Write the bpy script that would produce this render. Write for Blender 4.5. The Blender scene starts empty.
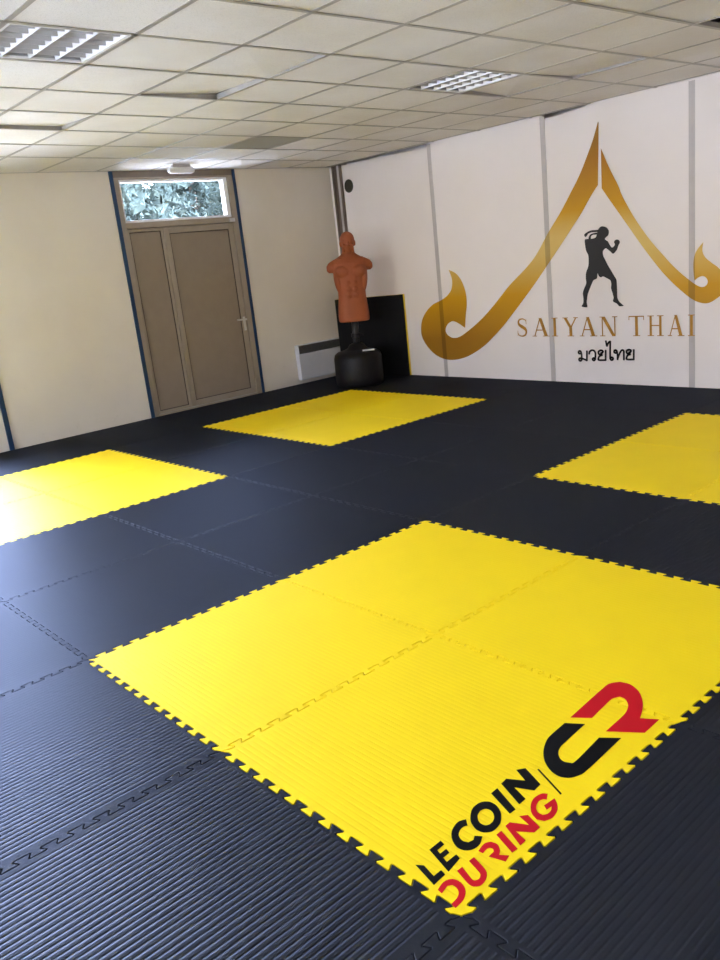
import bpy, bmesh, math, random
from mathutils import Vector, Matrix

random.seed(7)
scene = bpy.context.scene
COL = scene.collection
PI = math.pi

# ------------------------------------------------------------------ helpers
def link(o, parent=None):
    COL.objects.link(o)
    if parent is not None:
        o.parent = parent
    return o

def empty(name, loc=(0, 0, 0), rotz=0.0, parent=None):
    o = bpy.data.objects.new(name, None)
    o.empty_display_size = 0.1
    o.location = loc
    o.rotation_euler = (0, 0, rotz)
    return link(o, parent)

def tag(o, label, cat, group=None, kind=None):
    o['label'] = label
    o['category'] = cat
    if group:
        o['group'] = group
    if kind:
        o['kind'] = kind
    return o

def struct(o):
    o['kind'] = 'structure'
    return o

class MB:
    """collects shapes into one mesh"""
    def __init__(self):
        self.bm = bmesh.new()

    def box(self, x0, x1, y0, y1, z0, z1, rot=None, piv=None):
        vs = [self.bm.verts.new(Vector((x, y, z))) for z in (z0, z1) for (x, y) in ((x0, y0), (x1, y0), (x1, y1), (x0, y1))]
        for f in ((3, 2, 1, 0), (4, 5, 6, 7), (0, 1, 5, 4), (1, 2, 6, 5), (2, 3, 7, 6), (3, 0, 4, 7)):
            self.bm.faces.new([vs[i] for i in f])
        if rot is not None:
            bmesh.ops.transform(self.bm, matrix=Matrix.Translation(piv) @ rot @ Matrix.Translation(-Vector(piv)), verts=vs)
        return vs

    def quad(self, *pts):
        self.bm.faces.new([self.bm.verts.new(Vector(p)) for p in pts])

    def loft(self, rings, cap=True):
        rr = [[self.bm.verts.new(Vector(p)) for p in r] for r in rings]
        n = len(rr[0])
        for a, b in zip(rr, rr[1:]):
            for i in range(n):
                self.bm.faces.new([a[i], a[(i + 1) % n], b[(i + 1) % n], b[i]])
        if cap:
            self.bm.faces.new(list(reversed(rr[0])))
            self.bm.faces.new(rr[-1])

    def lathe(self, prof, c=(0, 0, 0), n=40):
        self.loft([[(c[0] + r * math.cos(2 * PI * i / n), c[1] + r * math.sin(2 * PI * i / n), c[2] + z) for i in range(n)] for r, z in prof])

    def tube(self, a, b, r, n=12, r2=None):
        a = Vector(a); b = Vector(b); d = (b - a).normalized()
        u = d.orthogonal().normalized(); v = d.cross(u)
        r2 = r if r2 is None else r2
        self.loft([[p + (u * math.cos(2 * PI * i / n) + v * math.sin(2 * PI * i / n)) * q for i in range(n)] for p, q in ((a, r), (b, r2))])

    def ellipsoid(self, c, s, rot=None, seg=20):
        m = Matrix.Translation(c) @ (rot if rot is not None else Matrix.Identity(4)) @ Matrix.Diagonal((s[0], s[1], s[2], 1))
        bmesh.ops.create_uvsphere(self.bm, u_segments=seg, v_segments=seg // 2 + 2, radius=1.0, matrix=m)

    def poly(self, pts, z0, z1, cham=0.0):
        """pts (x, y) counter-clockwise, extruded z0..z1 with a top chamfer"""
        base = [self.bm.verts.new((x, y, z0)) for x, y in pts]
        if cham > 0:
            mid = [self.bm.verts.new((x, y, z1 - cham)) for x, y in pts]
            top = [self.bm.verts.new((x, y, z1)) for x, y in inset(pts, cham)]
            rings = [base, mid, top]
        else:
            rings = [base, [self.bm.verts.new((x, y, z1)) for x, y in pts]]
        n = len(pts)
        for a, b in zip(rings, rings[1:]):
            for i in range(n):
                self.bm.faces.new([a[i], a[(i + 1) % n], b[(i + 1) % n], b[i]])
        self.bm.faces.new(list(reversed(rings[0])))
        self.bm.faces.new(rings[-1])

    def build(self, name, mat, parent=None, smooth=False, bevel=0.0, seg=2, loc=None):
        me = bpy.data.meshes.new(name)
        bmesh.ops.recalc_face_normals(self.bm, faces=self.bm.faces[:])
        self.bm.to_mesh(me); self.bm.free()
        if mat is not None:
            me.materials.append(mat)
        if smooth:
            for p in me.polygons:
                p.use_smooth = True
        o = bpy.data.objects.new(name, me)
        if loc is not None:
            o.location = loc
        link(o, parent)
        if bevel > 0:
            md = o.modifiers.new('bevel', 'BEVEL')
            md.width = bevel; md.segments = seg; md.limit_method = 'ANGLE'; md.angle_limit = math.radians(40)
        return o

def inset(pts, d):
    """move a ccw outline inwards by d (mitred, clamped)"""
    out = []
    n = len(pts)
    for i in range(n):
        p0 = Vector(pts[i - 1]); p1 = Vector(pts[i]); p2 = Vector(pts[(i + 1) % n])
        e1 = (p1 - p0).normalized(); e2 = (p2 - p1).normalized()
        n1 = Vector((-e1.y, e1.x)); n2 = Vector((-e2.y, e2.x))
        k = 1 + n1.dot(n2)
        m = (n1 + n2) / max(k, 0.5)
        out.append((p1.x + m.x * d, p1.y + m.y * d))
    return out

def catmull(ctrl, sub=6):
    """closed outline through control points; a 'c' after a point marks a sharp corner"""
    pts = []; corner = []
    for q in ctrl:
        if q == 'c':
            corner[-1] = True
        else:
            pts.append(Vector(q)); corner.append(False)
    n = len(pts); out = []
    for i in range(n):
        p1 = pts[i]; p2 = pts[(i + 1) % n]
        p0 = pts[i - 1]; p3 = pts[(i + 2) % n]
        if corner[i]: p0 = p1 - (p2 - p1) * 0.5
        if corner[(i + 1) % n]: p3 = p2 + (p2 - p1) * 0.5
        for s in range(sub):
            t = s / sub
            v = 0.5 * ((2 * p1) + (p2 - p0) * t + (2 * p0 - 5 * p1 + 4 * p2 - p3) * t * t + (3 * p1 - p0 - 3 * p2 + p3) * t ** 3)
            out.append((v.x, v.y))
    return out

def flat_print(name, islands, thick, mat, parent, basis, origin):
    """thin flat lettering: islands are lists of outlines (first solid, others holes) in a plane"""
    bmT = bmesh.new()
    dg = None
    for isl in islands:
        cu = bpy.data.curves.new('outline', 'CURVE')
        cu.dimensions = '2D'; cu.fill_mode = 'BOTH'; cu.extrude = thick / 2
        for ol in isl:
            sp = cu.splines.new('POLY')
            sp.points.add(len(ol) - 1)
            for p, q in zip(sp.points, ol):
                p.co = (q[0], q[1], 0, 1)
            sp.use_cyclic_u = True
        o = bpy.data.objects.new('outline', cu)
        COL.objects.link(o)
        dg = bpy.context.evaluated_depsgraph_get()
        me = bpy.data.meshes.new_from_object(o.evaluated_get(dg))
        bmT.from_mesh(me)
        bpy.data.objects.remove(o); bpy.data.curves.remove(cu); bpy.data.meshes.remove(me)
    me = bpy.data.meshes.new(name)
    m = Matrix.Translation(origin) @ basis
    bmesh.ops.transform(bmT, matrix=m, verts=bmT.verts[:])
    bmT.to_mesh(me); bmT.free()
    me.materials.append(mat)
    ob = bpy.data.objects.new(name, me)
    return link(ob, parent)

# ------------------------------------------------------------------ materials
def nodes_of(name):
    m = bpy.data.materials.new(name)
    m.use_nodes = True
    nt = m.node_tree
    b = nt.nodes['Principled BSDF']
    return m, nt, b

def N(nt, typ, **kw):
    n = nt.nodes.new(typ)
    for k, v in kw.items():
        setattr(n, k, v)
    return n

def math_node(nt, op, a, b=None, c=None):
    n = nt.nodes.new('ShaderNodeMath'); n.operation = op
    for i, v in enumerate((a, b, c)):
        if v is None: continue
        if isinstance(v, (int, float)): n.inputs[i].default_value = v
        else: nt.links.new(v, n.inputs[i])
    return n.outputs[0]

def ramp(nt, fac, stops):
    r = nt.nodes.new('ShaderNodeValToRGB')
    el = r.color_ramp.elements
    while len(el) < len(stops): el.new(0.5)
    for e, (p, c) in zip(el, stops):
        e.position = p; e.color = (*c, 1)
    nt.links.new(fac, r.inputs[0])
    return r.outputs[0]

def noise(nt, scale, detail=4, coord='Object', rough=0.55):
    tc = nt.nodes.new('ShaderNodeTexCoord')
    n = nt.nodes.new('ShaderNodeTexNoise')
    n.inputs['Scale'].default_value = scale
    n.inputs['Detail'].default_value = detail
    n.inputs['Roughness'].default_value = rough
    nt.links.new(tc.outputs[coord], n.inputs['Vector'])
    return n.outputs['Fac']

def simple(name, col, rough=0.6, metal=0.0, var=0.08, scale=8, bump=0.0, bscale=200, spec=0.5):
    m, nt, b = nodes_of(name)
    d = tuple(max(0, c * (1 - var)) for c in col); l = tuple(min(1, c * (1 + var)) for c in col)
    nt.links.new(ramp(nt, noise(nt, scale), [(0.3, d), (0.7, l)]), b.inputs['Base Color'])
    b.inputs['Roughness'].default_value = rough
    b.inputs['Metallic'].default_value = metal
    b.inputs['Specular IOR Level'].default_value = spec
    if bump > 0:
        bp = N(nt, 'ShaderNodeBump'); bp.inputs['Distance'].default_value = 0.002; bp.inputs['Strength'].default_value = bump
        nt.links.new(noise(nt, bscale, 3), bp.inputs['Height'])
        nt.links.new(bp.outputs['Normal'], b.inputs['Normal'])
    return m

def srgb(r, g, b):
    f = lambda c: ((c / 255 + 0.055) / 1.055) ** 2.4 if c > 10 else c / 255 / 12.92
    return (f(r), f(g), f(b))

def mat_foam(name, col, axis, rough, pitch=0.02, depth=0.0012, spec=0.5, var=0.1, tint=(1, 1, 1), gloss=0.0):
    """ribbed foam: fine grooves across one axis, a plain border along the teeth"""
    m, nt, b = nodes_of(name)
    tc = N(nt, 'ShaderNodeTexCoord')
    sx = N(nt, 'ShaderNodeSeparateXYZ'); nt.links.new(tc.outputs['Object'], sx.inputs[0])
    x, y = sx.outputs['X'], sx.outputs['Y']
    u = x if axis == 'X' else y
    tri = math_node(nt, 'PINGPONG', u, pitch / 2)
    h = N(nt, 'ShaderNodeMapRange', interpolation_type='SMOOTHSTEP')
    nt.links.new(tri, h.inputs['Value'])
    h.inputs['From Min'].default_value = 0.0; h.inputs['From Max'].default_value = pitch * 0.30
    def mask(v):
        t = math_node(nt, 'ABSOLUTE', math_node(nt, 'SUBTRACT', v, 0.5))
        return math_node(nt, 'LESS_THAN', t, 0.473)
    mk = math_node(nt, 'MULTIPLY', mask(x), mask(y))
    groove = math_node(nt, 'MULTIPLY', math_node(nt, 'SUBTRACT', 1.0, h.outputs[0]), mk)
    grain = noise(nt, 260, 3)
    hh = math_node(nt, 'SUBTRACT', math_node(nt, 'MULTIPLY', grain, 0.22), groove)
    bp = N(nt, 'ShaderNodeBump'); bp.inputs['Distance'].default_value = depth; bp.inputs['Strength'].default_value = 1.0
    nt.links.new(hh, bp.inputs['Height'])
    nt.links.new(bp.outputs['Normal'], b.inputs['Normal'])
    lo = tuple(c * (1 - var) for c in col); hi = tuple(min(1, c * (1 + var)) for c in col)
    nt.links.new(ramp(nt, noise(nt, 2.3, 5, 'Object'), [(0.3, lo), (0.7, hi)]), b.inputs['Base Color'])
    b.inputs['Roughness'].default_value = rough
    b.inputs['Specular IOR Level'].default_value = spec
    b.inputs['Specular Tint'].default_value = (*tint, 1)
    if gloss > 0:          # matte foam with a thin even gloss instead of a mirror-like grazing edge
        b.inputs['Specular IOR Level'].default_value = 0.0
        df = N(nt, 'ShaderNodeBsdfDiffuse'); gl = N(nt, 'ShaderNodeBsdfGlossy'); mx = N(nt, 'ShaderNodeMixShader')
        nt.links.new(b.inputs['Base Color'].links[0].from_socket, df.inputs['Color'])
        gl.inputs['Color'].default_value = (*tint, 1); gl.inputs['Roughness'].default_value = rough
        for q in (df, gl): nt.links.new(bp.outputs['Normal'], q.inputs['Normal'])
        mx.inputs[0].default_value = gloss
        nt.links.new(df.outputs[0], mx.inputs[1]); nt.links.new(gl.outputs[0], mx.inputs[2])
        nt.links.new(mx.outputs[0], nt.nodes['Material Output'].inputs['Surface'])
        nt.nodes.remove(b)
    return m

def mat_wall(name, col, dirt, amount=0.5):
    m, nt, b = nodes_of(name)
    big = ramp(nt, noise(nt, 1.1, 6), [(0.35, (0, 0, 0)), (0.75, (1, 1, 1))])
    fine = ramp(nt, noise(nt, 9, 8, rough=0.7), [(0.62, (0, 0, 0)), (0.78, (1, 1, 1))])
    mx = N(nt, 'ShaderNodeMix', data_type='RGBA'); mx.inputs[6].default_value = (*col, 1); mx.inputs[7].default_value = (*dirt, 1)
    nt.links.new(math_node(nt, 'MULTIPLY', big, amount * 0.45), mx.inputs[0])
    m2 = N(nt, 'ShaderNodeMix', data_type='RGBA'); nt.links.new(mx.outputs[2], m2.inputs[6]); m2.inputs[7].default_value = (*[c * 0.6 for c in dirt], 1)
    # scuffs collect close to the floor
    tc = N(nt, 'ShaderNodeTexCoord'); sx = N(nt, 'ShaderNodeSeparateXYZ'); nt.links.new(tc.outputs['Object'], sx.inputs[0])
    low = N(nt, 'ShaderNodeMapRange'); nt.links.new(sx.outputs['Z'], low.inputs['Value'])
    low.inputs['From Min'].default_value = 1.4; low.inputs['From Max'].default_value = 0.0
    nt.links.new(math_node(nt, 'MULTIPLY', math_node(nt, 'MULTIPLY', fine, low.outputs[0]), amount * 0.35), m2.inputs[0])
    nt.links.new(m2.outputs[2], b.inputs['Base Color'])
    b.inputs['Roughness'].default_value = 0.75
    b.inputs['Specular IOR Level'].default_value = 0.3
    bp = N(nt, 'ShaderNodeBump'); bp.inputs['Distance'].default_value = 0.001; bp.inputs['Strength'].default_value = 0.4
    nt.links.new(noise(nt, 60, 4), bp.inputs['Height']); nt.links.new(bp.outputs['Normal'], b.inputs['Normal'])
    return m

def mat_ceiling(name, col):
    m, nt, b = nodes_of(name)
    sp = ramp(nt, noise(nt, 190, 3, rough=0.7), [(0.36, tuple(c * 0.82 for c in col)), (0.46, col)])
    st = ramp(nt, noise(nt, 1.6, 5), [(0.3, (0.90, 0.88, 0.84)), (0.65, (1, 1, 1))])
    mx = N(nt, 'ShaderNodeMix', data_type='RGBA', blend_type='MULTIPLY'); mx.inputs[0].default_value = 1
    nt.links.new(sp, mx.inputs[6]); nt.links.new(st, mx.inputs[7])
    nt.links.new(mx.outputs[2], b.inputs['Base Color'])
    b.inputs['Roughness'].default_value = 0.85
    b.inputs['Specular IOR Level'].default_value = 0.2
    bp = N(nt, 'ShaderNodeBump'); bp.inputs['Distance'].default_value = 0.001; bp.inputs['Strength'].default_value = 0.3
    nt.links.new(noise(nt, 190, 3), bp.inputs['Height']); nt.links.new(bp.outputs['Normal'], b.inputs['Normal'])
    return m

def mat_gold():
    """printed gold: bands of ochre and pale gold up the emblem, greyer where it runs over the joint strips"""
    m, nt, b = nodes_of('gold_print')
    tc = N(nt, 'ShaderNodeTexCoord'); sx = N(nt, 'ShaderNodeSeparateXYZ'); nt.links.new(tc.outputs['Object'], sx.inputs[0])
    z = N(nt, 'ShaderNodeMapRange'); nt.links.new(sx.outputs['Z'], z.inputs['Value'])
    z.inputs['From Min'].default_value = 0.15; z.inputs['From Max'].default_value = 2.45
    och = srgb(158, 112, 28); gold = srgb(208, 154, 4); pale = srgb(224, 192, 110)
    c = ramp(nt, z.outputs[0], [(0.0, och), (0.13, srgb(166, 116, 26)), (0.33, gold), (0.50, pale), (0.56, pale), (0.66, gold), (0.85, srgb(172, 116, 22)), (1.0, srgb(150, 108, 36))])
    msk = None
    for xc in (-3.445, -1.945, -0.45):
        k = math_node(nt, 'LESS_THAN', math_node(nt, 'ABSOLUTE', math_node(nt, 'SUBTRACT', sx.outputs['X'], xc)), 0.03)
        msk = k if msk is None else math_node(nt, 'MAXIMUM', msk, k)
    mx = N(nt, 'ShaderNodeMix', data_type='RGBA', blend_type='MULTIPLY')
    nt.links.new(math_node(nt, 'MULTIPLY', msk, 0.8), mx.inputs[0])
    nt.links.new(c, mx.inputs[6]); mx.inputs[7].default_value = (0.55, 0.53, 0.55, 1)
    nt.links.new(mx.outputs[2], b.inputs['Base Color'])
    b.inputs['Roughness'].default_value = 0.5
    b.inputs['Specular IOR Level'].default_value = 0.3
    return m

def mat_glass(name):
    m = bpy.data.materials.new(name); m.use_nodes = True
    nt = m.node_tree; nt.nodes.clear()
    out = N(nt, 'ShaderNodeOutputMaterial'); mix = N(nt, 'ShaderNodeMixShader')
    tr = N(nt, 'ShaderNodeBsdfTransparent'); tr.inputs[0].default_value = (0.97, 0.985, 1.0, 1)
    gl = N(nt, 'ShaderNodeBsdfGlossy'); gl.inputs['Roughness'].default_value = 0.03
    fr = N(nt, 'ShaderNodeFresnel'); fr.inputs['IOR'].default_value = 1.3
    nt.links.new(fr.outputs[0], mix.inputs[0]); nt.links.new(tr.outputs[0], mix.inputs[1]); nt.links.new(gl.outputs[0], mix.inputs[2])
    nt.links.new(mix.outputs[0], out.inputs['Surface'])
    return m

M = {}
M['black_foam'] = mat_foam('black_foam', (0.0020, 0.0032, 0.0070), 'X', 0.49, depth=0.0015, tint=(0.80, 0.85, 1.0), gloss=0.050)
M['yellow_foam'] = mat_foam('yellow_foam', (0.95, 0.695, 0.008), 'Y', 0.6, depth=0.00055, spec=0.12, var=0.03)
M['plain_black_foam'] = simple('plain_black_foam', (0.004, 0.0045, 0.006), 0.75, bump=0.3, spec=0.2)
M['plain_yellow_foam'] = simple('plain_yellow_foam', srgb(232, 200, 20), 0.6, bump=0.3, var=0.03)
M['subfloor'] = simple('subfloor', (0.03, 0.031, 0.035), 0.7, bump=0.3, bscale=60)
M['wall_cream'] = mat_wall('wall_cream', (0.765, 0.71, 0.615), (0.56, 0.49, 0.39), 0.75)
M['wall_white'] = mat_wall('wall_white', (0.90, 0.845, 0.825), (0.72, 0.66, 0.61), 0.55)
M['ceiling'] = mat_ceiling('ceiling', (0.85, 0.83, 0.815))
M['tbar'] = simple('tbar', (0.36, 0.335, 0.305), 0.30, metal=0.0, spec=0.6)
M['void'] = simple('void', (0.035, 0.033, 0.032), 0.9)
M['joint'] = simple('joint', srgb(192, 185, 183), 0.5, var=0.05)
M['joint_dark'] = simple('joint_dark', srgb(112, 98, 88), 0.5, var=0.05)
M['gold'] = mat_gold()
M['gold_letter'] = simple('gold_letter', srgb(184, 134, 50), 0.5, var=0.18, scale=14, spec=0.3)
M['ink'] = simple('ink', srgb(50, 49, 51), 0.55, spec=0.3)
M['print_black'] = simple('print_black', (0.003, 0.003, 0.003), 0.8, spec=0.1)
M['print_red'] = simple('print_red', srgb(196, 8, 26), 0.7, spec=0.15, var=0.03)
M['door_panel'] = simple('door_panel', srgb(140, 126, 109), 0.55, var=0.04)
M['door_frame'] = simple('door_frame', srgb(158, 146, 130), 0.4, metal=0.25, var=0.05)
M['door_seal'] = simple('door_seal', srgb(70, 58, 50), 0.7)
M['header'] = simple('header', srgb(122, 108, 96), 0.5)
M['blue'] = simple('blue', srgb(12, 54, 92), 0.45)
M['metal'] = simple('metal', (0.62, 0.60, 0.57), 0.3, metal=0.9)
M['white_plastic'] = simple('white_plastic', (0.80, 0.80, 0.80), 0.4)
M['white_enamel'] = simple('white_enamel', (0.66, 0.68, 0.74), 0.45, var=0.03)
M['grille'] = simple('grille', srgb(92, 90, 86), 0.5)
M['rubber_skin'] = simple('rubber_skin', srgb(156, 80, 40), 0.6, var=0.10, scale=5, bump=0.25, bscale=90)
M['dark_plastic'] = simple('dark_plastic', (0.005, 0.005, 0.008), 0.5, spec=0.3)
M['pole'] = simple('pole', (0.03, 0.03, 0.033), 0.35)
M['louvre'] = simple('louvre', (0.74, 0.74, 0.74), 0.4, metal=0.2)
M['troffer'] = simple('troffer', (0.42, 0.42, 0.42), 0.5)
M['cross_blade'] = simple('cross_blade', (0.55, 0.55, 0.56), 0.45, metal=0.3)
M['tube'] = simple('tube', (0.85, 0.86, 0.86), 0.25)
M['vent_plate'] = simple('vent_plate', srgb(62, 60, 48), 0.6)
M['glass'] = mat_glass('glass')
M['foliage'] = simple('foliage', (0.040, 0.054, 0.047), 0.9, var=0.5, scale=3, spec=0.05)
M['bark'] = simple('bark', (0.10, 0.075, 0.055), 0.9, bump=0.6, bscale=30)
M['ground'] = simple('ground', (0.58, 0.56, 0.52), 0.9, var=0.15, scale=2)

def mat_perforated():
    m, nt, b = nodes_of('perforated_grey')
    tc = N(nt, 'ShaderNodeTexCoord')
    vo = N(nt, 'ShaderNodeTexVoronoi'); vo.inputs['Scale'].default_value = 42; vo.inputs['Randomness'].default_value = 0.2
    nt.links.new(tc.outputs['Object'], vo.inputs['Vector'])
    nt.links.new(ramp(nt, vo.outputs['Distance'], [(0.22, (0.10, 0.10, 0.09)), (0.34, (0.40, 0.39, 0.34))]), b.inputs['Base Color'])
    b.inputs['Roughness'].default_value = 0.5
    return m
M['perforated'] = mat_perforated()

# ------------------------------------------------------------------ room dimensions
XL, XR = -5.15, 4.4        # door wall / right wall
YB, YF = 6.0, -3.3         # wall with the painted emblem / wall behind the camera
ZC = 2.575                 # suspended ceiling
ZT = 3.05                  # slab above it
WT = 0.22                  # wall thickness
W2Y0, W2Y1, W2Z0, W2Z1 = -2.7, 1.47, 0.43, 2.35      # window in the door wall
DY0, DY1 = 3.03, 4.57                                  # door opening
W3 = [(-3.6, -1.2), (0.2, 2.6)]           # windows behind the camera
W3Z0, W3Z1 = 0.9, 2.35

b = MB(); b.box(XL - WT, XR + WT, YF - WT, YB + WT, -0.2, -0.025)
struct(b.build('floor', M['subfloor']))
b = MB(); b.box(XL - WT, XL, YF, W2Y0, -0.025, ZT); b.box(XL - WT, XL, W2Y0, W2Y1, -0.025, W2Z0); b.box(XL - WT, XL, W2Y0, W2Y1, W2Z1, ZT)
b.box(XL - WT, XL, W2Y1, DY0, -0.025, ZT); b.box(XL - WT, XL, DY0, DY1, 2.60, ZT); b.box(XL - WT, XL, DY1, YB + 0.42, -0.025, ZT)
struct(b.build('wall_left', M['wall_cream']))
b = MB(); b.box(XL - WT, XR + WT, YB + 0.05, YB + WT, -0.025, ZC - 0.06); b.box(XL - WT, XR + WT, YB + 0.30, YB + 0.42, ZC - 0.06, ZT); b.box(XL - WT, XR + WT, YB + WT, YB + 0.42, ZC - 0.10, ZC - 0.06)
for a, c, zt, zu in ((XL, -3.445, ZC - 0.012, ZC - 0.036), (-3.445, -1.945, ZT, ZT), (-1.945, -1.45, ZC - 0.036, ZC - 0.012), (-1.45, XR, ZT, ZT)):      # some panels stop short of the ceiling
    v = b.box(a, c, YB, YB + 0.05, -0.025, zt)
    v[5].co.z = zu; v[6].co.z = zu
struct(b.build('wall_back', M['wall_white']))
b = MB(); b.box(XR, XR + WT, YF, YB + 0.42, -0.025, ZT)
struct(b.build('wall_right', M['wall_white']))
b = MB(); xs = [XL - WT] + [v for w in W3 for v in w] + [XR + WT]
for i in range(0, len(xs), 2): b.box(xs[i], xs[i + 1], YF - WT, YF, -0.025, ZT)
for a, c in W3:
    b.box(a, c, YF - WT, YF, -0.025, W3Z0); b.box(a, c, YF - WT, YF, W3Z1, ZT)
struct(b.build('wall_front', M['wall_cream']))

# ------------------------------------------------------------------ suspended ceiling
def gx(k, y): return -0.11 - 0.585 * k - 0.015 * k * (y - 1.7)
def gy(j): return 1.07 + 0.608 * j
KS = range(-8, 10); JS = range(-8, 9)
fixture = {(1, -1), (1, 4), (-2, 2), (5, 4)}               # cells taken by lights and the vent: cell k lies between line k and line k + 1
loose = {(2, 1), (1, 1), (4, 0), (1, 5), (0, 5), (-2, 5)}          # tiles that sit crooked
def cell(k, j):
    """four ceiling corners, clipped to the room: (x-,y-), (x+,y-), (x+,y+), (x-,y+)"""
    y0, y1 = max(gy(j), YF), min(gy(j + 1), YB - 0.01)
    if y1 - y0 < 0.02: return None
    cl = lambda v: min(max(v, XL), XR)
    q = [(cl(gx(k + 1, y0)), y0), (cl(gx(k, y0)), y0), (cl(gx(k, y1)), y1), (cl(gx(k + 1, y1)), y1)]
    if q[1][0] - q[0][0] < 0.02: return None
    return q
rnd = random.Random(3)
cb = MB()
for k in KS:
    for j in JS:
        q = cell(k, j)
        if q is None or (k, j) in fixture or (k, j) in loose: continue
        if j == 8 and (k in (6, 7) or k == 3 or k == 2 and False): continue       # cut strips missing along the wall
        sag = rnd.uniform(-0.0015, 0.001)
        g = 0.002
        r = [(q[0][0] + g, q[0][1] + g), (q[1][0] - g, q[1][1] + g), (q[2][0] - g, q[2][1] - g), (q[3][0] + g, q[3][1] - g)]
        z = [ZC + 0.003 + sag + rnd.uniform(-0.0015, 0.0015) for _ in range(4)]
        lo = [cb.bm.verts.new((p[0], p[1], zz)) for p, zz in zip(r, z)]
        hi = [cb.bm.verts.new((p[0], p[1], zz + 0.015)) for p, zz in zip(r, z)]
        cb.bm.faces.new([lo[3], lo[2], lo[1], lo[0]]); cb.bm.faces.new(hi)
        for i in range(4): cb.bm.faces.new([lo[i], lo[(i + 1) % 4], hi[(i + 1) % 4], hi[i]])
ceiling = struct(cb.build('ceiling', M['ceiling']))
# inverted T bars: a flange under the tile edges and a web above
tb = MB()
def bar(p, q, w=0.0135):
    p = Vector(p); q = Vector(q); d = (q - p).normalized(); n = Vector((-d.y, d.x, 0))
    def strip(hw, z0, z1):
        vs = []
        for zz in (z0, z1):
            for s, e in ((p, -1), (q, -1), (q, 1), (p, 1)):
                vs.append(tb.bm.verts.new((s.x + n.x * hw * e, s.y + n.y * hw * e, zz)))
        for f in ((3, 2, 1, 0), (4, 5, 6, 7), (0, 1, 5, 4), (1, 2, 6, 5), (2, 3, 7, 6), (3, 0, 4, 7)):
            tb.bm.faces.new([vs[i] for i in f])
    strip(w, ZC - 0.001, ZC + 0.001); strip(0.0015, ZC + 0.001, ZC + 0.035)
for k in KS:
    ya, yb = YF, YB - 0.012
    a, c = gx(k, ya), gx(k, yb)
    if min(a, c) > XL + 0.05 and max(a, c) < XR: bar((a, ya, 0), (c, yb, 0))
for j in JS:
    if YF < gy(j) < YB - 0.05: bar((XL, gy(j), 0), (XR, gy(j), 0))
bar((XL + 0.012, YF, 0), (XL + 0.012, YB, 0))
struct(tb.build('ceiling_grid', M['tbar'], ceiling))
b = MB(); b.box(XL - WT, XR + WT, YF - WT, YB + 0.42, ZT, ZT + 0.15)
struct(b.build('ceiling_slab', M['void']))

def loose_tile(k, j, lift, label):
    """a mineral tile lying crooked in its cell; lift gives the height of each corner above the bars"""
    q = cell(k, j); cx = sum(p[0] for p in q) / 4; cy = sum(p[1] for p in q) / 4
    t = MB(); r = [(p[0] - cx + (0.004 if i in (0, 3) else -0.004), p[1] - cy + (0.004 if i in (0, 1) else -0.004)) for i, p in enumerate(q)]
    lo = [t.bm.verts.new((p[0], p[1], 0.003 + l)) for p, l in zip(r, lift)]
    hi = [t.bm.verts.new((p[0], p[1], 0.018 + l)) for p, l in zip(r, lift)]
    t.bm.faces.new([lo[3], lo[2], lo[1], lo[0]]); t.bm.faces.new(hi)
    for i in range(4): t.bm.faces.new([lo[i], lo[(i + 1) % 4], hi[(i + 1) % 4], hi[i]])
    o = t.build('ceiling_tile', M['ceiling'], loc=(cx, cy, ZC))
    tag(o, label, 'ceiling tile', 'crooked ceiling tiles')
loose_tile(2, 1, (0.004, 0.0, 0.022, 0.036), 'crooked white ceiling tile lifted at one corner with the widest dark gap, above the door')
loose_tile(1, 1, (0.0, 0.0, 0.022, 0.0), 'white ceiling tile with a thin tapering gap along its far edge')
loose_tile(4, 0, (0.018, 0.0, 0.0, 0.026), 'white ceiling tile with a dark slot at the left picture edge')
loose_tile(0, 5, (0.0, 0.0, 0.010, 0.016), 'white ceiling tile with a fine dark line on its far edge, right of the far louvred light')
loose_tile(1, 5, (0.032, 0.0, 0.0, 0.006), 'white ceiling tile with a dark slit beside the far louvred light')
loose_tile(-2, 5, (0.16, 0.08, 0.05, 0.12), 'raised ceiling tile with dark opening at the right picture edge')

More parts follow.
